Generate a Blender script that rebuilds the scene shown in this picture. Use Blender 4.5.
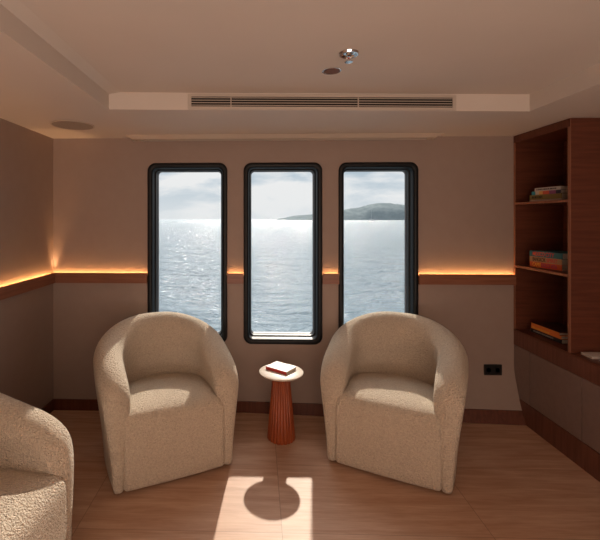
import bpy, bmesh, math, random
from mathutils import Vector, Matrix, noise
random.seed(7)
sc = bpy.context.scene
for o in list(bpy.data.objects): bpy.data.objects.remove(o)
C = sc.collection
PI = math.pi

# ------------------------------------------------------------ camera
YAW = math.radians(1.6); EYE = 1.51; F = 400.0; PPX = 247.0; PPY = 218.5
cd = bpy.data.cameras.new('camera'); cam = bpy.data.objects.new('camera', cd); C.objects.link(cam)
cam.location = (0, 0, EYE); cam.rotation_euler = (PI/2, 0, YAW)
cd.sensor_fit = 'HORIZONTAL'; cd.sensor_width = 36; cd.lens = 36*F/600
cd.shift_x = (300-PPX)/600; cd.shift_y = -(270-PPY)/600
cd.clip_start = .05; cd.clip_end = 9000
sc.camera = cam

# ------------------------------------------------------------ exposure
sc.view_settings.view_transform = 'Standard'; sc.view_settings.look = 'None'
sc.view_settings.gamma = 1; sc.view_settings.use_curve_mapping = False
sc.view_settings.exposure = 0.10

# ------------------------------------------------------------ sky
w = bpy.data.worlds.new('sky'); sc.world = w; w.use_nodes = True
nt = w.node_tree; N = nt.nodes; L = nt.links; N.clear()
out = N.new('ShaderNodeOutputWorld'); bg = N.new('ShaderNodeBackground')
tc = N.new('ShaderNodeTexCoord')
sep = N.new('ShaderNodeSeparateXYZ'); L.new(tc.outputs['Generated'], sep.inputs[0])
mp = N.new('ShaderNodeMapping'); mp.inputs['Scale'].default_value = (1.0, 1.0, 2.6); L.new(tc.outputs['Generated'], mp.inputs[0])
n1 = N.new('ShaderNodeTexNoise'); n1.inputs['Scale'].default_value = 5.0; n1.inputs['Detail'].default_value = 7; n1.inputs['Roughness'].default_value = .55
n1.inputs['Distortion'].default_value = .3
L.new(mp.outputs[0], n1.inputs['Vector'])
r1 = N.new('ShaderNodeValToRGB'); e = r1.color_ramp.elements
e[0].position = .40; e[0].color = (.50, .60, .68, 1); e[1].position = .55; e[1].color = (.90, .90, .90, 1)
m_ = e.new(.47); m_.color = (.68, .74, .79, 1)
L.new(n1.outputs['Fac'], r1.inputs[0])
r2 = N.new('ShaderNodeValToRGB'); e = r2.color_ramp.elements     # bright band low over the sea
e[0].position = 0.0; e[0].color = (.75, .75, .75, 1); e[1].position = .11; e[1].color = (0, 0, 0, 1)
L.new(sep.outputs['Z'], r2.inputs[0])
mx = N.new('ShaderNodeMix'); mx.data_type = 'RGBA'; mx.inputs['B'].default_value = (.84, .86, .87, 1)
L.new(r2.outputs[0], mx.inputs['Factor']); L.new(r1.outputs[0], mx.inputs['A'])
L.new(mx.outputs['Result'], bg.inputs['Color']); bg.inputs['Strength'].default_value = 0.90
L.new(bg.outputs[0], out.inputs[0])

# ------------------------------------------------------------ sun
def lamp(name, kind, loc, energy, color):
    d = bpy.data.lights.new(name, kind); o = bpy.data.objects.new(name, d); C.objects.link(o)
    o.location = loc; d.energy = energy; d.color = color; return o
def aim(o, d): o.rotation_euler = Vector(d).to_track_quat('-Z', 'Y').to_euler()
cy, sy_ = math.cos(YAW), math.sin(YAW)
def W(r, d, z=0): return Vector((r*cy - d*sy_, r*sy_ + d*cy, z))
sun = lamp('sun', 'SUN', (3, 14, 9), 4.3, (1.0, .88, .74)); sun.data.angle = math.radians(1.0)
aim(sun, W(-.103, -.610, -.455))

# added wide second sun: soft fill standing in for haze around the sun
glow = lamp('soft_fill_sun', 'SUN', (3.5, 14, 9), 2.2, (1.0, .96, .90)); glow.data.angle = math.radians(55)
aim(glow, W(-.06, -.62, -.42))

# added soft fill lamp behind the camera; no opening is built there
aft = lamp('aft_fill', 'AREA', (0.3, -2.15, 1.3), 34, (1.0, .72, .53)); aft.data.shape = 'RECTANGLE'
aft.data.size = 3.2; aft.data.size_y = 1.7; aim(aft, (0, 1, -.40))

up = lamp('upward_fill', 'AREA', (0.2, -1.3, .35), 54, (1.0, .81, .68)); up.data.shape = 'RECTANGLE'  # added fill lamp, low behind the camera, to brighten the ceiling
up.data.size = 2.6; up.data.size_y = 1.2; aim(up, (0, .25, 1))

# ------------------------------------------------------------ helpers
def put(o, parent=None):
    C.objects.link(o)
    if parent: o.parent = parent
    return o
def obj(name, bm, mat, parent=None, smooth=None, bevel=0):
    me = bpy.data.meshes.new(name)
    bmesh.ops.recalc_face_normals(bm, faces=bm.faces)
    bm.to_mesh(me); bm.free()
    if mat: me.materials.append(mat)
    o = put(bpy.data.objects.new(name, me), parent)
    if smooth is not None:
        me.shade_smooth() if smooth >= 180 else me.set_sharp_from_angle(angle=math.radians(smooth))
        if smooth < 180:
            for p in me.polygons: p.use_smooth = True
            me.set_sharp_from_angle(angle=math.radians(smooth))
    if bevel:
        b = o.modifiers.new('bevel', 'BEVEL'); b.width = bevel; b.segments = 3; b.limit_method = 'ANGLE'; b.angle_limit = math.radians(40)
    return o
def tag(o, label, cat, group=None, kind=None):
    o['label'] = label; o['category'] = cat
    if group: o['group'] = group
    if kind: o['kind'] = kind
    return o
def struct(name, bm, mat, parent=None, **k):
    o = obj(name, bm, mat, parent, **k)
    if not parent: o['kind'] = 'structure'
    return o
def empty(name, loc, rz=0):
    o = bpy.data.objects.new(name, None); o.location = loc; o.rotation_euler = (0, 0, rz); o.empty_display_size = .1
    return put(o)
def box(bm, x0, x1, y0, y1, z0, z1, M=None):
    vs = [bm.verts.new((x, y, z)) for x in (x0, x1) for y in (y0, y1) for z in (z0, z1)]
    for f in ((0,1,3,2), (4,6,7,5), (0,4,5,1), (2,3,7,6), (0,2,6,4), (1,5,7,3)): bm.faces.new([vs[i] for i in f])
    if M is not None:
        for v in vs: v.co = M @ v.co
    return vs
def B(*a, M=None):
    bm = bmesh.new(); box(bm, *a, M=M); return bm
def lathe(bm, prof, n=64, c=(0, 0, 0), rad=None, cap=True):
    rings = []
    for (r, z) in prof:
        rings.append([bm.verts.new((c[0] + (r if rad is None else rad(r, 2*PI*i/n))*math.cos(2*PI*i/n),
                                    c[1] + (r if rad is None else rad(r, 2*PI*i/n))*math.sin(2*PI*i/n), c[2]+z)) for i in range(n)])
    for a, b in zip(rings, rings[1:]):
        for i in range(n): bm.faces.new((a[i], a[(i+1) % n], b[(i+1) % n], b[i]))
    if cap:
        bm.faces.new(rings[0]); bm.faces.new(rings[-1])
    return bm
def prism(bm, pts, axis, a, b):
    """extrude a 2D polygon along an axis; pts are the two other coordinates in order"""
    def mk(p, q):
        return (q, p[0], p[1]) if axis == 'x' else (p[0], q, p[1]) if axis == 'y' else (p[0], p[1], q)
    A = [bm.verts.new(mk(p, a)) for p in pts]; Bv = [bm.verts.new(mk(p, b)) for p in pts]
    bm.faces.new(A); bm.faces.new(Bv); n = len(pts)
    for i in range(n): bm.faces.new((A[i], A[(i+1) % n], Bv[(i+1) % n], Bv[i]))
    return bm
def rrect(x0, x1, z0, z1, r, n=10):
    P = []
    for (cx, cz, a0) in ((x1-r, z1-r, 0), (x0+r, z1-r, 90), (x0+r, z0+r, 180), (x1-r, z0+r, 270)):
        for k in range(n+1):
            a = math.radians(a0 + 90*k/n); P.append((cx + r*math.cos(a), cz + r*math.sin(a)))
    return P

# ------------------------------------------------------------ materials
def mat(name, col, rough=.5, metal=0, spec=.5, emit=None, es=0, coat=0):
    m = bpy.data.materials.new(name); m.use_nodes = True
    b = m.node_tree.nodes['Principled BSDF']
    b.inputs['Base Color'].default_value = (*col, 1); b.inputs['Roughness'].default_value = rough
    b.inputs['Metallic'].default_value = metal; b.inputs['Specular IOR Level'].default_value = spec
    b.inputs['Coat Weight'].default_value = coat
    if emit: b.inputs['Emission Color'].default_value = (*emit, 1); b.inputs['Emission Strength'].default_value = es
    return m
def nodes(m): return m.node_tree, m.node_tree.nodes, m.node_tree.links, m.node_tree.nodes['Principled BSDF']
def noisy(m, c0, c1, scale=(1, 1, 1), ns=10, detail=5, bump=0, bdist=.001, p0=.35, p1=.65, coord='Object', rough=None):
    t, n, l, b = nodes(m)
    tc = n.new('ShaderNodeTexCoord'); mp = n.new('ShaderNodeMapping'); mp.inputs['Scale'].default_value = scale
    nz = n.new('ShaderNodeTexNoise'); nz.inputs['Scale'].default_value = ns; nz.inputs['Detail'].default_value = detail
    rp = n.new('ShaderNodeValToRGB'); e = rp.color_ramp.elements
    e[0].position = p0; e[0].color = (*c0, 1); e[1].position = p1; e[1].color = (*c1, 1)
    l.new(tc.outputs[coord], mp.inputs[0]); l.new(mp.outputs[0], nz.inputs['Vector']); l.new(nz.outputs['Fac'], rp.inputs[0])
    l.new(rp.outputs[0], b.inputs['Base Color'])
    if bump:
        bp = n.new('ShaderNodeBump'); bp.inputs['Strength'].default_value = bump; bp.inputs['Distance'].default_value = bdist
        l.new(nz.outputs['Fac'], bp.inputs['Height']); l.new(bp.outputs[0], b.inputs['Normal'])
    return m
def wood(name, dark, light, axis, rough=.42, spec=.4, fine=60):
    """grain runs along the given axis"""
    m = mat(name, light, rough, spec=spec)
    s = [1, 1, 1]
    for i, a in enumerate('xyz'): s[i] = .06 if a == axis else 1
    noisy(m, dark, light, s, fine, 6, bump=.15, bdist=.0006)
    return m
M = {}
M['ceiling'] = noisy(mat('ceiling_paint', (.60, .53, .47), .7), (.61, .54, .485), (.625, .555, .50), ns=3)
M['wall'] = noisy(mat('wall_panel', (.46, .39, .345), .6), (.318, .236, .20), (.328, .246, .208), ns=14)
M['wood_x'] = wood('walnut_grain_x', (.092, .025, .012), (.130, .038, .019), 'x')
M['wood_y'] = wood('walnut_grain_y', (.092, .025, .012), (.130, .038, .019), 'y')
M['wood_z'] = wood('walnut_grain_z', (.092, .025, .012), (.130, .038, .019), 'z')
M['fascia'] = wood('walnut_lit', (.125, .045, .028), (.18, .068, .042), 'z')  # lighter walnut: the light falling on the fascia is put into the colour
M['edge'] = wood('walnut_edging', (.24, .095, .055), (.30, .13, .075), 'z')
M['rail'] = wood('rail_wood', (.20, .075, .042), (.27, .11, .062), 'x', rough=.35)
M['raily'] = wood('rail_wood_y', (.20, .075, .042), (.27, .11, .062), 'y', rough=.35)
M['table'] = wood('table_wood', (.25, .048, .014), (.37, .085, .025), 'z', rough=.3)
M['led'] = mat('led_strip', (1, .6, .3), emit=(1.0, .50, .17), es=48)
M['door'] = noisy(mat('taupe_laminate', (.17, .12, .10), .5), (.215, .145, .122), (.235, .16, .134), ns=30)
M['black'] = mat('black_frame', (.006, .007, .009), .42, spec=.25)
M['gasket'] = mat('grey_gasket', (.10, .11, .13), .4, spec=.4)
M['plate'] = mat('black_plastic', (.008, .008, .009), .4)
M['chrome'] = mat('chrome', (.75, .75, .76), .15, 1)
M['copper'] = mat('brown_lens', (.16, .06, .03), .35)
M['red'] = mat('red_bulb', (.5, .02, .02), .2)
M['white'] = mat('white_enamel', (.72, .66, .6), .4)
M['vent'] = mat('vent_paint', (.50, .43, .37), .5)
M['dark'] = mat('slat_gap_shade', (.01, .008, .007), .8)  # near-black stand-in for the shade between the vent slats
M['speaker'] = noisy(mat('speaker_mesh', (.33, .28, .25), .7), (.24, .2, .18), (.38, .33, .29), ns=400)
M['base'] = mat('dark_plinth', (.03, .02, .015), .6)
M['pages'] = noisy(mat('book_pages', (.62, .53, .42), .8), (.5, .42, .33), (.68, .58, .47), scale=(1, 1, 40), ns=12)
M['paper'] = mat('white_cover', (.62, .59, .56), .5)

# boucle fabric
m = mat('cream_boucle', (.62, .52, .40), .95, spec=.12); M['boucle'] = m
t, n, l, b = nodes(m)
b.inputs['Sheen Weight'].default_value = .25; b.inputs['Sheen Roughness'].default_value = .5
tcn = n.new('ShaderNodeTexCoord')
nz = n.new('ShaderNodeTexNoise'); nz.inputs['Scale'].default_value = 125; nz.inputs['Detail'].default_value = 4; nz.inputs['Distortion'].default_value = 1.2
vz = n.new('ShaderNodeTexVoronoi'); vz.inputs['Scale'].default_value = 140; vz.feature = 'SMOOTH_F1'
l.new(tcn.outputs['Object'], nz.inputs['Vector']); l.new(tcn.outputs['Object'], vz.inputs['Vector'])
ad = n.new('ShaderNodeMath'); ad.operation = 'SUBTRACT'; l.new(nz.outputs['Fac'], ad.inputs[0]); l.new(vz.outputs['Distance'], ad.inputs[1])
bp = n.new('ShaderNodeBump'); bp.inputs['Strength'].default_value = 1; bp.inputs['Distance'].default_value = .016
l.new(ad.outputs[0], bp.inputs['Height']); l.new(bp.outputs[0], b.inputs['Normal'])
rp = n.new('ShaderNodeValToRGB'); e = rp.color_ramp.elements
e[0].position = .34; e[0].color = (.70, .575, .44, 1); e[1].position = .62; e[1].color = (.90, .775, .615, 1)
l.new(nz.outputs['Fac'], rp.inputs[0]); l.new(rp.outputs[0], b.inputs['Base Color'])

# floor: large wood-look sheets, grain along x, hairline joints
m = mat('oak_floor', (.4, .28, .2), .48, spec=.32); M['floor'] = m
t, n, l, b = nodes(m)
tcn = n.new('ShaderNodeTexCoord'); sp = n.new('ShaderNodeSeparateXYZ'); l.new(tcn.outputs['Object'], sp.inputs[0])
def mth(op, a, bb=None, c=None):
    q = n.new('ShaderNodeMath'); q.operation = op
    for i, v in enumerate((a, bb, c)):
        if v is None: continue
        if isinstance(v, (int, float)): q.inputs[i].default_value = v
        else: l.new(v, q.inputs[i])
    return q.outputs[0]
jx = mth('ABSOLUTE', mth('SUBTRACT', mth('FRACT', mth('ADD', sp.outputs['X'], 10.385)), .5))      # joints every metre
jy = mth('ABSOLUTE', mth('SUBTRACT', mth('FRACT', mth('DIVIDE', mth('ADD', sp.outputs['Y'], 10.0), .53)), .5))
line = mth('MAXIMUM', mth('LESS_THAN', jx, .0018), mth('LESS_THAN', jy, .0025))
cell = n.new('ShaderNodeCombineXYZ')
l.new(mth('FLOOR', mth('ADD', sp.outputs['X'], 9.885)), cell.inputs[0])
l.new(mth('FLOOR', mth('SUBTRACT', mth('DIVIDE', mth('ADD', sp.outputs['Y'], 10.0), .53), .5)), cell.inputs[1])
wn = n.new('ShaderNodeTexWhiteNoise'); l.new(cell.outputs[0], wn.inputs['Vector'])
mp = n.new('ShaderNodeMapping'); mp.inputs['Scale'].default_value = (.9, 9, 1); l.new(tcn.outputs['Object'], mp.inputs[0])
off = n.new('ShaderNodeVectorMath'); off.operation = 'ADD'; l.new(mp.outputs[0], off.inputs[0]); l.new(wn.outputs['Color'], off.inputs[1])
ga = n.new('ShaderNodeTexNoise'); ga.inputs['Scale'].default_value = 2.6; ga.inputs['Detail'].default_value = 7; ga.inputs['Roughness'].default_value = .62; ga.inputs['Distortion'].default_value = .5
l.new(off.outputs[0], ga.inputs['Vector'])
mp2 = n.new('ShaderNodeMapping'); mp2.inputs['Scale'].default_value = (2, 60, 1); l.new(tcn.outputs['Object'], mp2.inputs[0])
gb = n.new('ShaderNodeTexNoise'); gb.inputs['Scale'].default_value = 3; gb.inputs['Detail'].default_value = 4; l.new(mp2.outputs[0], gb.inputs['Vector'])
mixg = mth('ADD', mth('MULTIPLY', ga.outputs['Fac'], .75), mth('MULTIPLY', gb.outputs['Fac'], .25))
rp = n.new('ShaderNodeValToRGB'); e = rp.color_ramp.elements
e[0].position = .34; e[0].color = (.40, .225, .14, 1); e[1].position = .66; e[1].color = (.61, .40, .28, 1)
l.new(mixg, rp.inputs[0])
mc = n.new('ShaderNodeMix'); mc.data_type = 'RGBA'; mc.inputs['B'].default_value = (.14, .08, .05, 1)
l.new(mth('MULTIPLY', line, .55), mc.inputs['Factor']); l.new(rp.outputs[0], mc.inputs['A']); l.new(mc.outputs['Result'], b.inputs['Base Color'])
bp = n.new('ShaderNodeBump'); bp.inputs['Strength'].default_value = .12; bp.inputs['Distance'].default_value = .001
l.new(mixg, bp.inputs['Height']); l.new(bp.outputs[0], b.inputs['Normal'])

# window glass: clear pane with a faint reflection
m = bpy.data.materials.new('window_glass'); m.use_nodes = True; M['glass'] = m
n = m.node_tree.nodes; l = m.node_tree.links; n.clear()
o_ = n.new('ShaderNodeOutputMaterial'); mi = n.new('ShaderNodeMixShader'); tr = n.new('ShaderNodeBsdfTransparent'); gl = n.new('ShaderNodeBsdfGlossy')
tr.inputs[0].default_value = (.97, .98, .98, 1); gl.inputs['Roughness'].default_value = .02
fr = n.new('ShaderNodeFresnel'); fr.inputs[0].default_value = 1.1
l.new(fr.outputs[0], mi.inputs[0]); l.new(tr.outputs[0], mi.inputs[1]); l.new(gl.outputs[0], mi.inputs[2]); l.new(mi.outputs[0], o_.inputs[0])

# sea
m = mat('sea_water', (.185, .26, .32), .10, spec=.24); M['sea'] = m
t, n, l, b = nodes(m)
tcn = n.new('ShaderNodeTexCoord')
def wave(scale, sx, sy, det):
    mp = n.new('ShaderNodeMapping'); mp.inputs['Scale'].default_value = (sx, sy, 1); mp.inputs['Rotation'].default_value = (0, 0, .25)
    q = n.new('ShaderNodeTexNoise'); q.inputs['Scale'].default_value = scale; q.inputs['Detail'].default_value = det; q.inputs['Roughness'].default_value = .6
    l.new(tcn.outputs['Object'], mp.inputs[0]); l.new(mp.outputs[0], q.inputs['Vector']); return q.outputs['Fac']
hA = wave(.30, .55, 1.1, 7); hB = wave(2.6, .5, 1, 4)
hh = n.new('ShaderNodeMath'); hh.operation = 'MULTIPLY_ADD'; l.new(hB, hh.inputs[0]); hh.inputs[1].default_value = .28; l.new(hA, hh.inputs[2])
bp = n.new('ShaderNodeBump'); bp.inputs['Strength'].default_value = 1; bp.inputs['Distance'].default_value = 1.9
l.new(hh.outputs[0], bp.inputs['Height']); l.new(bp.outputs[0], b.inputs['Normal'])
M['hill'] = noisy(mat('hazy_hill', (.2, .23, .22), .95, spec=0), (.19, .23, .25), (.26, .30, .315), ns=.05, detail=8)  # distance haze painted into the grey-blue tones
M['sail'] = mat('boat_white', (.7, .7, .7), .5)

# ------------------------------------------------------------ setting
YW = 3.12; XL = -1.62; XR = 2.42; YB = -2.3; ZC = 2.142; ZT = 2.236
XF = 1.955            # front plane of the built-in joinery on the right
def wall_y(x, z):     # inner face of the window wall; flares inboard low down towards the right
    k = max(0, min(1, (x + .1)/2.05)) * .135
    g = max(0, (.37 - z)/.37) ** 1.3
    return YW - k*g

bm = bmesh.new(); box(bm, XL-.1, XR+.1, YB-.1, YW+.16, -.08, 0); struct('floor', bm, M['floor'])

# window openings: (x0, x1) of the outer flange
def u2x(u, Y=YW):
    a = (u-PPX)/F; return Y*(a*cy - sy_)/(a*sy_ + cy)
WZ0, WZ1, WR, FL = .535, 1.943, .062, .046
WINS = [(u2x(148), u2x(227.3)), (u2x(243.7), u2x(322)), (u2x(338.5), u2x(417.7))]
def holed_panel(x0, x1, z0, z1, y0, y1, holes):
    cu = bpy.data.curves.new('c', 'CURVE'); cu.dimensions = '2D'; cu.fill_mode = 'BOTH'; cu.extrude = (y1-y0)/2
    for P in [[(x0, z0), (x1, z0), (x1, z1), (x0, z1)]] + holes:
        s = cu.splines.new('POLY'); s.points.add(len(P)-1); s.use_cyclic_u = True
        for q, p in zip(s.points, P): q.co = (p[0], p[1], 0, 1)
    o = bpy.data.objects.new('c', cu); C.objects.link(o)
    me = bpy.data.meshes.new_from_object(o.evaluated_get(bpy.context.evaluated_depsgraph_get()))
    bpy.data.objects.remove(o)
    bm = bmesh.new(); bm.from_mesh(me); bpy.data.meshes.remove(me)
    for v in bm.verts: v.co = (v.co.x, (y0+y1)/2 - v.co.z, v.co.y)
    return bm
holes = [rrect(a+.03, c-.03, WZ0+.03, WZ1-.03, WR-.02) for a, c in WINS]
bm = holed_panel(XL-.1, XR+.1, .45, 2.45, YW, YW+.16, holes)
nx, nz_ = 30, 18
g = [[bm.verts.new((XL-.1 + (XR-XL+.2)*i/nx, wall_y(XL-.1 + (XR-XL+.2)*i/nx, .45*j/nz_), .45*j/nz_)) for j in range(nz_+1)] for i in range(nx+1)]
for i in range(nx):
    for j in range(nz_): bm.faces.new((g[i][j], g[i+1][j], g[i+1][j+1], g[i][j+1]))
box(bm, XL-.1, XR+.1, YW+.05, YW+.16, 0, .45)
struct('wall_front', bm, M['wall'], smooth=30)
struct('wall_left', B(XL-.1, XL, YB, YW, 0, 2.45), M['wall'])
struct('wall_right', B(XR, XR+.1, YB, YW, 0, 2.45), M['wall'])
struct('wall_back', B(XL-.1, XR+.1, YB-.1, YB, 0, 2.45), M['wall'])

# ceiling: low perimeter with a raised tray
TL, TR = -.865, 1.60; TYL, TYR = 2.295, 2.405; TB = -1.6
bm = bmesh.new()
out4 = [(XL-.1, YB-.1), (XR+.1, YB-.1), (XR+.1, YW+.16), (XL-.1, YW+.16)]
in4 = [(TL, TB), (TR, TB), (TR, TYR), (TL, TYL)]
st4 = [(TL+.065, TB+.01), (TR, TB+.01), (TR, TYR), (TL+.065, TYL+.003)]
def ring(P, z): return [bm.verts.new((p[0], p[1], z)) for p in P]
a = ring(out4, ZC); b_ = ring(in4, ZC); c_ = ring(in4, ZT-.004); d_ = ring(st4, ZT+.006); t_ = ring(out4, 2.45)
for i in range(4):
    j = (i+1) % 4
    for p, q in ((a, b_), (b_, c_), (c_, d_), (a, t_)): bm.faces.new((p[i], p[j], q[j], q[i]))
bm.faces.new(d_); bm.faces.new(t_)
struct('ceiling', bm, M['ceiling'])

# windows
for k, (x0, x1) in enumerate(WINS):
    def loops(prof, r0=WR):
        bm = bmesh.new(); R = []
        for ins, y in prof:
            R.append([bm.verts.new((p[0], YW+y, p[1])) for p in rrect(x0+ins, x1-ins, WZ0+ins, WZ1-ins, max(.012, r0-ins*.6), 12)])
        n = len(R[0])
        for a, b in zip(R, R[1:]):
            for i in range(n): bm.faces.new((a[i], a[(i+1) % n], b[(i+1) % n], b[i]))
        return bm
    fr_ = struct('window_%d' % (k+1), loops([(0, .001), (0, -.014), (.004, -.020), (.012, -.023), (.026, -.023), (.034, -.019), (.039, -.010),
                 (.041, .03), (.044, .045), (.052, .050), (.054, .062), (.054, .110)]), M['black'], smooth=35)
    obj('gasket', loops([(.054, .088), (.056, .090), (.058, .096), (.058, .118), (.035, .120), (.035, .115)]), M['gasket'], fr_, smooth=35)
    P = rrect(x0+.05, x1-.05, WZ0+.05, WZ1-.05, .03)
    bm = bmesh.new(); bm.faces.new([bm.verts.new((p[0], YW+.110, p[1])) for p in P])
    obj('pane', bm, M['glass'], fr_)

# wood rail with hidden LED strip
RZ0, RZ1 = 1.006, 1.085
def rail(name, segs, axis):
    bm = bmesh.new(); led = bmesh.new()
    for a, b in segs:
        if axis == 'x':
            prism(bm, [(YW-.034, RZ0), (YW-.0005, RZ0), (YW-.0005, RZ1-.016), (YW-.022, RZ1-.016), (YW-.022, RZ1), (YW-.034, RZ1)], 'x', a, b)
            box(led, a+.004, b-.004, YW-.0215, YW-.015, RZ1-.0155, RZ1-.0115)
        else:
            prism(bm, [(XL+.034, RZ0), (XL+.0005, RZ0), (XL+.0005, RZ1-.016), (XL+.022, RZ1-.016), (XL+.022, RZ1), (XL+.034, RZ1)], 'y', a, b)
            box(led, XL+.015, XL+.0215, a+.01, b-.004, RZ1-.0155, RZ1-.0115)
    r = struct(name, bm, M['rail'] if axis == 'x' else M['raily'])
    obj('led_strip', led, M['led'], r)
    return r
segs = [(XL+.0005, WINS[0][0]-.001), (WINS[0][1]+.001, WINS[1][0]-.001), (WINS[1][1]+.001, WINS[2][0]-.001), (WINS[2][1]+.001, XF-.001)]
for i, s in enumerate(segs): rail('trim_%d' % (i+1), [s], 'x')
rail('trim_5', [(YB+.01, YW-.035)], 'y')
# corner uplight at the rail's mitre
cl = lamp('corner_uplight', 'SPOT', (XL+.0125, YW-.0125, RZ1-.010), 9, (1.0, .55, .25)); cl.data.spot_size = math.radians(31); cl.data.spot_blend = .25
cl.data.shadow_soft_size = .004; aim(cl, (.06, -.06, 1))

# baseboards
BH = .085
bm = bmesh.new(); nx = 40; xs = [XL + (XF-.002-XL)*i/nx for i in range(nx+1)]
R = []
for x in xs:
    R.append([bm.verts.new(v) for v in ((x, wall_y(x, 0)-.012, 0), (x, wall_y(x, BH)-.012, BH), (x, wall_y(x, BH)-.001, BH), (x, wall_y(x, 0)-.001, 0))])
for p, q in zip(R, R[1:]):
    for i in range(4): bm.faces.new((p[i], p[(i+1) % 4], q[(i+1) % 4], q[i]))
bm.faces.new(R[0]); bm.faces.new(R[-1])
struct('baseboard_front', bm, M['wood_z'], smooth=30)
struct('baseboard_left', B(XL+.0005, XL+.012, YB+.01, YW-.013, 0, BH), M['wood_z'])

# ------------------------------------------------------------ built-in joinery on the right
YE = 2.56; ZK = .667
def scribe(z0, z1, y_near, n=10, gap=.003):      # (y, z) outline whose far edge follows the wall
    far = [(wall_y(XF, z0+(z1-z0)*i/n)-gap, z0+(z1-z0)*i/n) for i in range(n+1)]
    return [(y_near, z0)] + far + [(y_near, z1)]
bm = bmesh.new(); prism(bm, scribe(0, .158, YB+.02), 'x', XF, XF+.02); struct('baseboard_right', bm, M['fascia'])
units = [(2.943, None, 'narrow taupe cabinet unit scribed against the window wall'),
         (2.480, 2.937, 'wide taupe cabinet unit under the tall open bookcase'),
         (2.010, 2.474, 'taupe cabinet unit under the counter, cut off by the right edge'),]
for y0, y1, lab in units:
    u = tag(empty('base_cabinet', (XF+.15, y0+.08, 0)), lab, 'cabinet', 'low cabinets along the right')
    inv = Matrix.Translation(-u.location)
    def q(bm): bm.transform(inv); return bm
    if y1 is None:
        bm = bmesh.new(); prism(bm, scribe(.162, .545, y0, gap=.004), 'x', XF+.002, XF+.02); obj('door', q(bm), M['door'], u)
        bm = bmesh.new(); prism(bm, scribe(.165, .543, y0+.002, gap=.012), 'x', XF+.022, XR-.03); obj('carcass', q(bm), M['wood_y'], u)
    else:
        obj('door', q(B(XF+.002, XF+.02, y0, y1, .162, .545)), M['door'], u, bevel=.001)
        obj('carcass', q(B(XF+.022, XR-.03, y0+.002, y1-.002, .165, .543)), M['wood_y'], u)
ct = empty('worktop', (XF+.2, 1.5, .55)); inv = Matrix.Translation(-ct.location)
tag(ct, 'dark walnut worktop running over the low cabinets along the right', 'worktop')
obj('fascia', q(B(XF, XF+.02, YB+.02, YW-.003, .549, ZK-.014)), M['fascia'], ct)
obj('counter_top', q(B(XF-.001, XR-.004, YB+.02, YW-.003, ZK-.0135, ZK)), M['wood_y'], ct)

bc = empty('bookcase', (XF+.2, YE+.28, ZK)); inv = Matrix.Translation(-bc.location)
tag(bc, 'tall dark walnut open bookcase built in from worktop to ceiling', 'bookcase')
ZB = ZC-.003; XE = XR-.004; XBK = 2.31
obj('side_panel', q(B(XF+.002, XE, YE, YE+.018, ZK+.001, ZB)), M['wood_x'], bc)
obj('side_panel', q(B(XF+.002, XE, YW-.021, YW-.003, ZK+.001, ZB)), M['wood_x'], bc)
bm = B(XF-.001, XF+.002, YE-.001, YE+.022, ZK+.001, ZB); box(bm, XF-.001, XF+.002, YW-.021, YW-.003, ZK+.001, ZB)
e_ = obj('edge_strip', q(bm), M['edge'], bc); e_['label'] = 'lighter wood edging'
obj('back_panel', q(B(XBK, XBK+.015, YE+.02, YW-.023, ZK+.001, ZB-.002)), M['wood_y'], bc)
obj('top_fascia', q(B(XF-.0015, XBK-.002, YE+.0005, YW-.0035, ZB-.052, ZB-.0005)), M['wood_z'], bc)
for z in (1.157, 1.631):
    s = obj('shelf', q(B(XF+.004, XBK-.001, YE+.019, YW-.022, z-.016, z)), M['wood_y'], bc)
    obj('edge_strip', q(B(XF-.001, XF+.0035, YE+.0225, YW-.0215, z-.017, z)), M['edge'], s).location = (0, 0, 0)

# ------------------------------------------------------------ ceiling fittings
def ang(y0, y1): return math.atan2(y1-y0, TR-TL)
va = ang(TYL, TYR)
vt = empty('air_vent', (0, 0, 0), 0)
def u2face(u):   # along the tilted back face of the tray
    a = (u-PPX)/F; dx, dy = a*cy - sy_, a*sy_ + cy
    # (dx*t, dy*t) with y = TYL + (x-TL)*tan(va)
    T = math.tan(va); t = (TYL - TL*T)/(dy - dx*T); return Vector((dx*t, dy*t, 0))
p0, p1 = u2face(188), u2face(455.5); Lv = (p1-p0).length
vt.location = (p0.x, p0.y, ZC+.002); vt.rotation_euler = (0, 0, va)
tag(vt, 'long slotted air vent in the face of the ceiling step above the windows', 'air vent')
H = .088
bm = bmesh.new()
for a in ((0, .02, 0, H), (Lv-.02, Lv, 0, H), (.02, Lv-.02, 0, .016), (.02, Lv-.02, H-.014, H)): box(bm, a[0], a[1], -.010, -.0005, a[2], a[3])
obj('vent_frame', bm, M['vent'], vt, bevel=.001)
obj('gap_shade', B(.02, Lv-.02, -.002, -.0006, .016, H-.014), M['dark'], vt)  # thin dark sheet painted as the shade behind the slats
for i in range(4):
    z = .0215 + i*.0145
    bm = bmesh.new(); prism(bm, [(-.0095, z-.001), (-.0095, z+.003), (-.0025, z+.006), (-.0025, z+.002)], 'x', .02, Lv-.02)
    obj('slat', bm, M['vent'], vt)

for u_ in (231, 358):
    x_ = (u2face(u_)-p0).length; obj('divider', B(x_-.003, x_+.003, -.0098, -.0021, .0162, H-.0142), M['vent'], vt)
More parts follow.
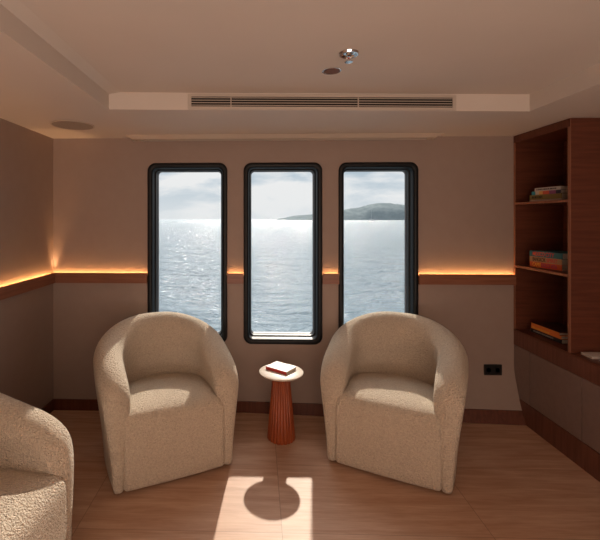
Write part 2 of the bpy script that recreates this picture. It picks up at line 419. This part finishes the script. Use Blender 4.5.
# shallow linear panel at the wall
sd = empty('ceiling_channel', (0, 0, ZC)); tag(sd, 'thin pale linear channel on the ceiling along the tops of the windows', 'ceiling channel')
xa, xb = u2x(133, 3.10), u2x(434, 3.10)
bm = bmesh.new()
A = [bm.verts.new(p) for p in ((xa-.03, 3.115, -.001), (xb+.03, 3.115, -.001), (xb+.03, 2.985, -.001), (xa-.03, 2.985, -.001))]
Bv = [bm.verts.new(p) for p in ((xa, 3.113, -.028), (xb, 3.113, -.028), (xb-.02, 3.02, -.028), (xa+.02, 3.02, -.028))]
Cv = [bm.verts.new(p) for p in ((xa+.06, 3.095, -.028), (xb-.06, 3.095, -.028), (xb-.07, 3.045, -.028), (xa+.07, 3.045, -.028))]
Dv = [bm.verts.new((v.co.x, v.co.y, -.006)) for v in Cv]
for P, Q in ((A, Bv), (Bv, Cv), (Cv, Dv)):
    for i in range(4): bm.faces.new((P[i], P[(i+1) % 4], Q[(i+1) % 4], Q[i]))
bm.faces.new(A); bm.faces.new(Dv)
obj('channel_frame', bm, M['vent'], sd)
obj('slot_shade', B(xa+.075, xb-.075, 3.048, 3.092, -.0130, -.0061), mat('slot_shade_brown', (.16, .11, .085), .6), sd)  # darker filler: the slot's shadow put into its colour
for x in (xa+.035, xb-.035): obj('screw', lathe(bmesh.new(), [(.005, -.0295), (.005, -.0281)], 16, (x, 3.07, 0)), M['copper'], sd)

p = W((73-PPX)/148, 2.70)
sp_ = empty('ceiling_speaker', (p.x, p.y, ZC)); tag(sp_, 'round flush grey speaker grille in the low ceiling by the left corner', 'speaker')
obj('rim', lathe(bmesh.new(), [(.136, -.0005), (.138, -.005), (.132, -.007), (.128, -.0045)], 64), M['vent'], sp_, smooth=40)
obj('grille', lathe(bmesh.new(), [(.129, -.0005), (.129, -.0055), (.06, -.0075), (.001, -.008)], 64), M['speaker'], sp_, smooth=40)
zt = ZT+.0055
p = W((331.5-PPX)/201, 1.985)
dl = empty('recessed_downlight', (p.x, p.y, zt)); tag(dl, 'small round brown recessed light in the raised ceiling beside the sprinkler', 'light')
obj('bezel', lathe(bmesh.new(), [(.046, -.0005), (.046, -.0015), (.042, -.0022), (.039, -.0016), (.039, -.001)], 40), M['chrome'], dl, smooth=40)
obj('lens', lathe(bmesh.new(), [(.038, -.0006), (.038, -.0022), (.001, -.0028)], 40), M['copper'], dl, smooth=40)
p = W((348.5-PPX)/226, 1.765)
sk = empty('fire_sprinkler', (p.x, p.y, zt)); tag(sk, 'small chrome fire sprinkler head hanging from the raised ceiling', 'sprinkler')
obj('escutcheon', lathe(bmesh.new(), [(.042, -.0005), (.044, -.003), (.040, -.011), (.034, -.0115), (.026, -.004), (.012, -.003)], 40), M['chrome'], sk, smooth=40)
bm = bmesh.new(); lathe(bm, [(.012, -.0045), (.012, -.014), (.007, -.018)], 24)
for s in (-1, 1): box(bm, s*.009-.0015, s*.009+.0015, -.002, .002, -.032, -.014)
lathe(bm, [(.010, -.034), (.010, -.031)], 16)
obj('sprinkler_body', bm, M['chrome'], sk)
obj('bulb', lathe(bmesh.new(), [(.001, -.031), (.003, -.029), (.003, -.021), (.001, -.0185)], 16), M['red'], sk, smooth=60)
bm = bmesh.new(); lathe(bm, [(.004, -.040), (.004, -.0345)], 16); lathe(bm, [(.001, -.0425), (.017, -.042), (.018, -.0405), (.001, -.040)], 32)
obj('deflector', bm, M['chrome'], sk)

# wall socket
x0, x1 = u2x(484, YW-.01), u2x(502, YW-.01); zc = .352
so = empty('wall_socket', ((x0+x1)/2, wall_y(1.8, zc), zc)); tag(so, 'black double wall socket low on the wall beside the right armchair', 'socket')
hw = (x1-x0)/2
obj('cover_plate', B(-hw, hw, -.010, -.001, -.041, .041), M['plate'], so, bevel=.003)
for s in (-1, 1):
    obj('outlet', lathe(bmesh.new(), [(.019, 0), (.019, .0015), (.017, .0015), (.0165, -.0)], 24, cap=True), M['plate'], so).matrix_local = Matrix.Translation((s*hw*.5, -.0103, 0)) @ Matrix.Rotation(PI/2, 4, 'X')

# ------------------------------------------------------------ armchairs
def plan(z):
    """mid-line of the wrap-around shell at height z: points from left front to right front"""
    f = z/.80; f = max(0, min(1, f)); s = f*f*(3-2*f)
    a = .337 + .006*s; back = .285 + .030*s; yc = 0.0
    P = []; n1_, n2_ = 40, 110
    for i in range(n1_): d = .365*(1-i/n1_); P.append((-(a - .022*(d/.365)**2), yc-d))
    for i in range(n2_+1): t = PI*i/n2_; P.append((-a*math.cos(t), yc + back*math.sin(t)**.92))
    for i in range(1, n1_+1): d = .365*i/n1_; P.append(((a - .022*(d/.365)**2), yc-d))
    return [Vector(p) for p in P]
def resample(P, fr):
    Ls = [0]
    for a, b in zip(P, P[1:]): Ls.append(Ls[-1] + (b-a).length)
    T = Ls[-1]; res = []; k = 0
    for f in fr:
        d = f*T
        while k < len(Ls)-2 and Ls[k+1] < d: k += 1
        q = (d-Ls[k])/max(1e-9, Ls[k+1]-Ls[k]); pt = P[k].lerp(P[k+1], q)
        j0, j1 = max(0, k-2), min(len(P)-1, k+3); tg = (P[j1]-P[j0]).normalized()
        res.append((pt, Vector((-tg.y, tg.x))))      # normal to the left of travel = outward
    return res, T
NI, NJ = 150, 46
FR = []
for i in range(NI+1):
    u = i/NI; FR.append(.5*u + .5*(.5 - .5*math.cos(PI*u)))
ZJ = [1-(1-j/NJ)**1.7 for j in range(NJ+1)]
def shell_bm():
    _, T0 = resample(plan(.4), [0, 1])
    def hh(d):        # rim height by distance from the front end
        q = min(1, d/.82); H = .630 + .195*q*q*(3-2*q)
        z0, R = .42, .24
        if d < R: return z0 + (H-z0)*(max(0, 1-(1-d/R)**2.7))**(1/2.7)
        return H
    bm = bmesh.new(); O = []; I = []
    z_lo = .022
    cache = {}
    for i, f in enumerate(FR):
        d = min(f, 1-f)*T0; h = hh(d); sl = min(2.2, abs(hh(d+.01)-h)/.01)
        co, ci = [], []
        for j, zz in enumerate(ZJ):
            z = z_lo + (h-z_lo)*zz
            key = round(z, 3)
            if key not in cache: cache[key] = resample(plan(z), FR)[0]
            pt, nn = cache[key][i]
            q_ = min(1, z/.68); T = .060 + .118*q_*q_*(3-2*q_)
            def rf(e, R): q = min(e/R, 1); return math.sqrt(max(0, 1-(1-q)**2))
            wv = T/2 * rf((h-z)/math.sqrt(1+sl*sl), T*.55) * rf(d, T*.36) * (.80+.20*rf(z-z_lo, .03))
            k = 1.0
            # soft pull-creases on the inside of the back
            cr = 0
            if abs(f-.5) < .16 and .46 < z < .78:
                cr = .0035*math.sin((f-.5)*95 + 2*math.sin(z*9)) * (1-abs(f-.5)/.16) * math.sin(PI*(z-.46)/.32)
            po = pt + nn*wv; pi_ = pt - nn*(wv+cr)
            co.append(bm.verts.new((po.x, po.y, z))); ci.append(bm.verts.new((pi_.x, pi_.y, z)))
        O.append(co); I.append(ci)
    for i in range(NI):
        for j in range(NJ):
            bm.faces.new((O[i][j], O[i+1][j], O[i+1][j+1], O[i][j+1])); bm.faces.new((I[i][j], I[i][j+1], I[i+1][j+1], I[i+1][j]))
        bm.faces.new((O[i][0], I[i][0], I[i+1][0], O[i+1][0]))
    bmesh.ops.remove_doubles(bm, verts=bm.verts, dist=.0004)
    return bm
def seat_bm():
    bm = bmesh.new(); n = 96
    res, _ = resample(plan(.3), [i/(n-1) for i in range(n)])
    cont = [p - q*.026 for p, q in res]       # just inside the shell's inner face
    yF = -.374; r = .022
    # trim near the front and close with a straight front whose corners are rounded
    cont = [p for p in cont if p.y > yF+r]
    xl, xr = cont[0].x, cont[-1].x
    corner_r = [Vector((xr-r+r*math.cos(a), yF+r-r*math.sin(a))) for a in [PI/2*k/6 for k in range(7)]]
    front = [Vector((xr-r + (xl+r-(xr-r))*k/30, yF - .006*math.sin(PI*k/30))) for k in range(1, 30)]
    corner_l = [Vector((xl+r-r*math.cos(a), yF+r-r*math.sin(a))) for a in [PI/2*(1-k/6) for k in range(7)]]
    loop = cont + corner_r + front + corner_l
    c = Vector((0, -.05)); rings = []
    prof = [(.985, .024), (1, .034), (1, .1), (1, .2), (1, .28), (1, .335), (.996, .362), (.985, .384), (.965, .402), (.935, .417), (.89, .429), (.83, .438), (.74, .447), (.6, .455), (.4, .461), (.2, .464), (.06, .465)]
    for s, z in prof:
        rings.append([bm.verts.new((c.x+(p.x-c.x)*s, c.y+(p.y-c.y)*s, z - .10*max(0, c.y+(p.y-c.y)*s+.12)*(1 if z > .40 else 0))) for p in loop])
    m_ = len(loop)
    for a, b in zip(rings, rings[1:]):
        for i in range(m_): bm.faces.new((a[i], a[(i+1) % m_], b[(i+1) % m_], b[i]))
    bm.faces.new(rings[0]); bm.faces.new(rings[-1])
    return bm
def make_chair(loc, rz, label):
    t = tag(empty('armchair', loc, rz), label, 'armchair', 'cream boucle tub armchairs')
    s = obj('backrest', shell_bm(), M['boucle'], t, smooth=180)
    obj('seat', seat_bm(), M['boucle'], t, smooth=180)
    bm = bmesh.new(); prism(bm, [(p[0], p[1]) for p in rrect(-.27, .27, -.33, .30, .12)], 'z', 0, .0215); obj('base', bm, M['base'], t)
    return t
a0 = make_chair((0, 0, 0), 0, 'cream bouclé tub armchair with curved back, left of the small round table')
def place(o, front, bdir):
    """front: (right, depth) of the chair's front middle; bdir: direction towards its back"""
    bd = Vector(bdir).normalized(); c = Vector(front) + bd*.372
    o.location = W(c.x, c.y); wb = W(bd.x, bd.y); o.rotation_euler = (0, 0, math.atan2(wb.y, wb.x) - PI/2)
def dup(root, label):
    r = root.copy(); C.objects.link(r); r['label'] = label
    for ch in root.children:
        c = ch.copy(); C.objects.link(c); c.parent = r
    return r
a1 = dup(a0, 'cream bouclé tub armchair right of the small round table, near the black socket')
a2 = dup(a0, 'cream bouclé tub armchair cut off by the lower left corner of the picture')
place(a0, (-.398, 2.285), (-.407, .914))
place(a1, (.795, 2.305), (.465, .885))
place(a2, (-.803, 1.425), (-.992, .12))

# ------------------------------------------------------------ side table
p = W(.236, 2.76)
tb = empty('side_table', (p.x, p.y, 0)); tag(tb, 'small round side table with pale top on a fluted red-brown wood base', 'table')
nf = 22
def flute(r, a): return r*(1 - .075*(1-abs(math.sin(a*nf/2))**.6))
obj('pedestal', lathe(bmesh.new(), [(.080, .0), (.0955, .0), (.098, .006), (.096, .02), (.058, .438), (.055, .440)], nf*12, rad=lambda r, a: flute(r, a) if r > .05 else r), M['table'], tb, smooth=60)
obj('tabletop', lathe(bmesh.new(), [(.02, .4405), (.140, .4405), (.150, .448), (.1515, .451), (.1515, .455), (.149, .457), (.001, .457)], 96), noisy(mat('pale_stone', (.70, .6, .5), .35), (.62, .52, .42), (.76, .67, .57), ns=8), tb, smooth=40)

def text(s, size, mt, parent, Mx, name='lettering', sx=1):
    cu = bpy.data.curves.new('f', 'FONT'); cu.body = s; cu.size = size; cu.extrude = .0003; cu.align_y = 'CENTER'; cu.offset = size*.02
    o = bpy.data.objects.new('f', cu); C.objects.link(o)
    me = bpy.data.meshes.new_from_object(o.evaluated_get(bpy.context.evaluated_depsgraph_get())); bpy.data.objects.remove(o)
    me.name = name; wd = max(v.co.x for v in me.vertices)
    o = put(bpy.data.objects.new(name, me), parent); me.materials.append(mt)
    me.transform(Mx @ Matrix.Diagonal((sx, 1, 1, 1))); return o, wd*sx
def book(name, label, cat, group, loc, rz, ln, wd, th, cover, spine=None, words=None, marks=None):
    """spine along local x at y=0 facing -y, pages behind"""
    b = tag(empty(name, loc, rz), label, cat, group)
    ct_ = .0018
    bm = bmesh.new(); box(bm, 0, ln, 0, wd, 0, ct_); box(bm, 0, ln, 0, wd, th-ct_, th)
    obj('cover', bm, cover, b)
    s = obj('spine', B(0, ln, -.0022, -.0002, 0, th), spine or cover, b)
    obj('pages', B(.003, ln-.003, .001, wd-.004, ct_+.0001, th-ct_-.0001), M['pages'], b)
    R = Matrix.Rotation(PI/2, 4, 'X')
    if words:
        x = ln*.10
        tot = None
        for wtxt, mt, frac in words:
            o, wd_ = text(wtxt, th*.98, mt, s, Matrix.Identity(4))
            k = ln*frac/wd_
            o.data.transform(Matrix.Translation((x, -.0026, th*.48)) @ R @ Matrix.Diagonal((k, 1, 1, 1)))
            x += ln*frac + ln*.025
    if marks:
        bm = bmesh.new(); mt, x0_, x1_, zf, hgt = marks
        x = ln*x0_
        rnd = random.Random(int(ln*1e4)+int(th*1e5))
        while x < ln*x1_:
            wv = rnd.uniform(.004, .009); box(bm, x, x+wv, -.0028, -.0023, th*(zf-hgt), th*(zf+hgt)); x += wv + rnd.uniform(.002, .005)
        obj('lettering', bm, mt, s)
    return b
def cm(n_, c, r=.45): return mat(n_, c, r)
ky = dict(teal=cm('cover_teal', (.03, .16, .19)), tan=cm('cover_tan', (.42, .24, .12)), orange=cm('cover_orange', (.62, .10, .03)), redt=cm('ink_red', (.75, .08, .03)),
          crim=cm('ink_crimson', (.6, .04, .06)), blk=cm('ink_black', (.02, .012, .01)), yel=cm('ink_yellow', (.85, .45, .06)), mag=cm('ink_magenta', (.40, .03, .16)),
          olive=cm('cover_olive', (.26, .19, .06)), beige=cm('cover_beige', (.42, .33, .26)), white=cm('cover_white', (.5, .45, .42)), dk=cm('cover_black', (.012, .012, .016)),
          or2=cm('cover_bright_orange', (.80, .22, .04)), rust=cm('cover_rust', (.50, .09, .03)), ink=cm('ink_grey', (.35, .33, .32)), cy=cm('cover_cyan', (.06, .25, .32)), brn=cm('cover_dark_brown', (.05, .02, .015)),
          spred=cm('cover_red', (.45, .04, .03)))
# multicoloured spine: cyan to orange to violet bands
m = mat('banded_cover', (.5, .3, .2)); t, n, l, b = nodes(m)
tcn = n.new('ShaderNodeTexCoord'); sx_ = n.new('ShaderNodeSeparateXYZ'); rp = n.new('ShaderNodeValToRGB'); rp.color_ramp.interpolation = 'CONSTANT'
l.new(tcn.outputs['Generated'], sx_.inputs[0]); l.new(sx_.outputs['X'], rp.inputs[0]); l.new(rp.outputs[0], b.inputs['Base Color'])
e = rp.color_ramp.elements; e[0].color = (.04, .28, .35, 1); e[1].position = .14; e[1].color = (.6, .5, .38, 1)
for p_, c_ in ((.27, (.75, .40, .12, 1)), (.4, (.65, .12, .07, 1)), (.62, (.28, .08, .20, 1)), (.84, (.03, .03, .06, 1))): q_ = e.new(p_); q_.color = c_
M['band'] = m
# book on the side table
bk = book('book', 'white paperback with red spine lying on the small round table', 'book', None, (tb.location.x-.104, tb.location.y+.034, .4575), math.radians(-38), .172, .128, .021, M['paper'], ky['spred'])
bm = bmesh.new()
for i in range(4): box(bm, .085, .128, .060-.008*i, .063-.008*i, .0211, .0214)
obj('print', bm, ky['ink'], bk)

# shelf stacks: spines face the room (-x); reading direction runs from the window wall towards the camera
def stack(x_far, y_far, x_near, y_near, z, items, group):
    rz = math.atan2(y_near-y_far, x_near-x_far)
    ln0 = math.hypot(x_near-x_far, y_near-y_far); d = Vector((math.cos(rz), math.sin(rz), 0))
    zz = z + .0005
    for it in items:
        a, ln, wd, th = it['a'], it['ln'], it['wd'], it['th']
        p = Vector((x_far, y_far, 0)) + d*(ln0*a)
        b = book('book', it['label'], 'book', group, (p.x, p.y, zz), rz+it.get('tw', 0), ln, wd, th, it['cover'], it.get('spine'), it.get('words'), it.get('marks'))
        zz += th + .0004
stack(2.005, 3.01, 2.045, 2.755, 1.157, [
    dict(a=0, ln=.262, wd=.2, th=.038, cover=ky['orange'], words=[('CAPRI', ky['yel'], .26), ('DOLCE VITA', ky['mag'], .48)], label='orange book lettered CAPRI DOLCE VITA, lowest in the middle shelf stack'),
    dict(a=0, ln=.262, wd=.2, th=.038, cover=ky['tan'], words=[('BANGKOK', ky['blk'], .42), ('SPIRIT', ky['crim'], .33)], label='tan book lettered BANGKOK SPIRIT, between the teal and orange books'),
    dict(a=0, ln=.267, wd=.2, th=.040, cover=ky['teal'], words=[('MEXICO', ky['redt'], .38), ('CITY', ky['crim'], .26)], label='teal book lettered MEXICO CITY, topmost in the middle shelf stack')],
    'books stacked on the middle shelf')
stack(2.005, 3.01, 2.045, 2.755, 1.631, [
    dict(a=0, ln=.26, wd=.2, th=.015, cover=ky['beige'], label='thin beige book at the bottom of the top shelf stack'),
    dict(a=0, ln=.26, wd=.2, th=.034, cover=ky['olive'], marks=(ky['blk'], .08, .4, .5, .22), label='thick olive book near the bottom of the top shelf stack'),
    dict(a=.07, ln=.235, wd=.18, th=.024, cover=ky['dk'], spine=M['band'], label='many-coloured book with blue end, under the white book on the top shelf'),
    dict(a=.17, ln=.21, wd=.16, th=.024, cover=ky['white'], marks=(ky['blk'], .08, .85, .5, .2), label='white book lying on top of the top shelf stack')],
    'books stacked on the top shelf')
stack(2.035, 3.045, 2.04, 2.745, ZK, [
    dict(a=0, ln=.30, wd=.21, th=.028, cover=ky['dk'], marks=(ky['ink'], .10, .75, .5, .18), label='black book at the bottom of the stack on the worktop in the bookcase'),
    dict(a=0.02, ln=.29, wd=.2, th=.022, cover=ky['or2'], marks=(ky['yel'], .05, .6, .5, .25), label='bright orange book in the middle of the worktop stack'),
    dict(a=0.03, ln=.27, wd=.2, th=.018, cover=ky['brn'], spine=ky['or2'], label='dark covered book with orange spine on top of the worktop stack')],
    'books stacked on the worktop')
# pale booklets lying on the worktop by the end panel
for (xx, yy, lab) in ((2.00, 2.455, 'pale booklet on the worktop, the one against the bookcase end panel'), (2.02, 2.345, 'pale booklet on the worktop, the one nearer the camera')):
    book('booklet', lab, 'booklet', 'booklets on the worktop', (xx, yy, ZK+.0005), 0, .20, .085, .014, M['paper'])

# ------------------------------------------------------------ outside
SEA = -3.2
bm = bmesh.new(); box(bm, -1600, 2200, 3.6, 2000, SEA-1, SEA); s_ = struct('sea', bm, M['sea']); tag(s_, 'blue-grey rippled sea glittering in the sun', 'sea', kind='structure')
# headland
bm = bmesh.new(); D0 = 1250
nu, nv = 120, 16; x_s = D0*(278-247)/400 - D0*sy_; x_e = x_s + 900
rows = []
for i in range(nu+1):
    x = x_s + (x_e-x_s)*i/nu; f = i/nu
    prof = 57*min(1, (f*2.2)**.8)*(1+.07*math.sin(f*37)+.07*math.sin(f*19+1)) * (1 if f < .8 else (1-f)*5)
    row = []
    for j in range(nv+1):
        v = j/nv; h = prof*math.sin(PI*v)**.8*(1 + .25*noise.noise(Vector((x*.02, v*4, 3)))) 
        row.append(bm.verts.new((x, D0 + 260*v + 20*noise.noise(Vector((x*.01, 0, 0))), SEA - .5 + max(0, h + 1.5*noise.noise(Vector((x*.08, v*9, 0)))))))
    rows.append(row)
for i in range(nu):
    for j in range(nv): bm.faces.new((rows[i][j], rows[i+1][j], rows[i+1][j+1], rows[i][j+1]))
hl = struct('headland', bm, M['hill'], smooth=180); tag(hl, 'long grey-green hilly headland on the horizon', 'headland', kind='structure')
# sailing boat off the headland
bx_ = u2x(371, 1000); bt = empty('sailboat', (bx_, 1000, SEA)); tag(bt, 'tiny white sailing boat with bare mast in front of the headland', 'boat')
bm = bmesh.new()
secs = [(-7, .3, 1.6), (-5, 1.6, 1.5), (0, 2.2, 1.4), (4, 1.6, 1.6), (8, .05, 2.1)]
R = [[bm.verts.new(p) for p in ((x, -w_, h), (x, -w_*.6, .0), (x, w_*.6, .0), (x, w_, h))] for x, w_, h in secs]
for p, q2 in zip(R, R[1:]):
    for i in range(4): bm.faces.new((p[i], p[(i+1) % 4], q2[(i+1) % 4], q2[i]))
bm.faces.new(R[0]); bm.faces.new(R[-1])
obj('hull', bm, M['sail'], bt)
obj('mast', lathe(bmesh.new(), [(.25, 1.4), (.12, 25)], 8, (1, 0, 0)), M['sail'], bt)
obj('boom', B(-5, 1, -.15, .15, 3, 3.4), M['sail'], bt)
obj('cabin', B(-3, 3, -1, 1, 1.4, 2.6), M['sail'], bt)
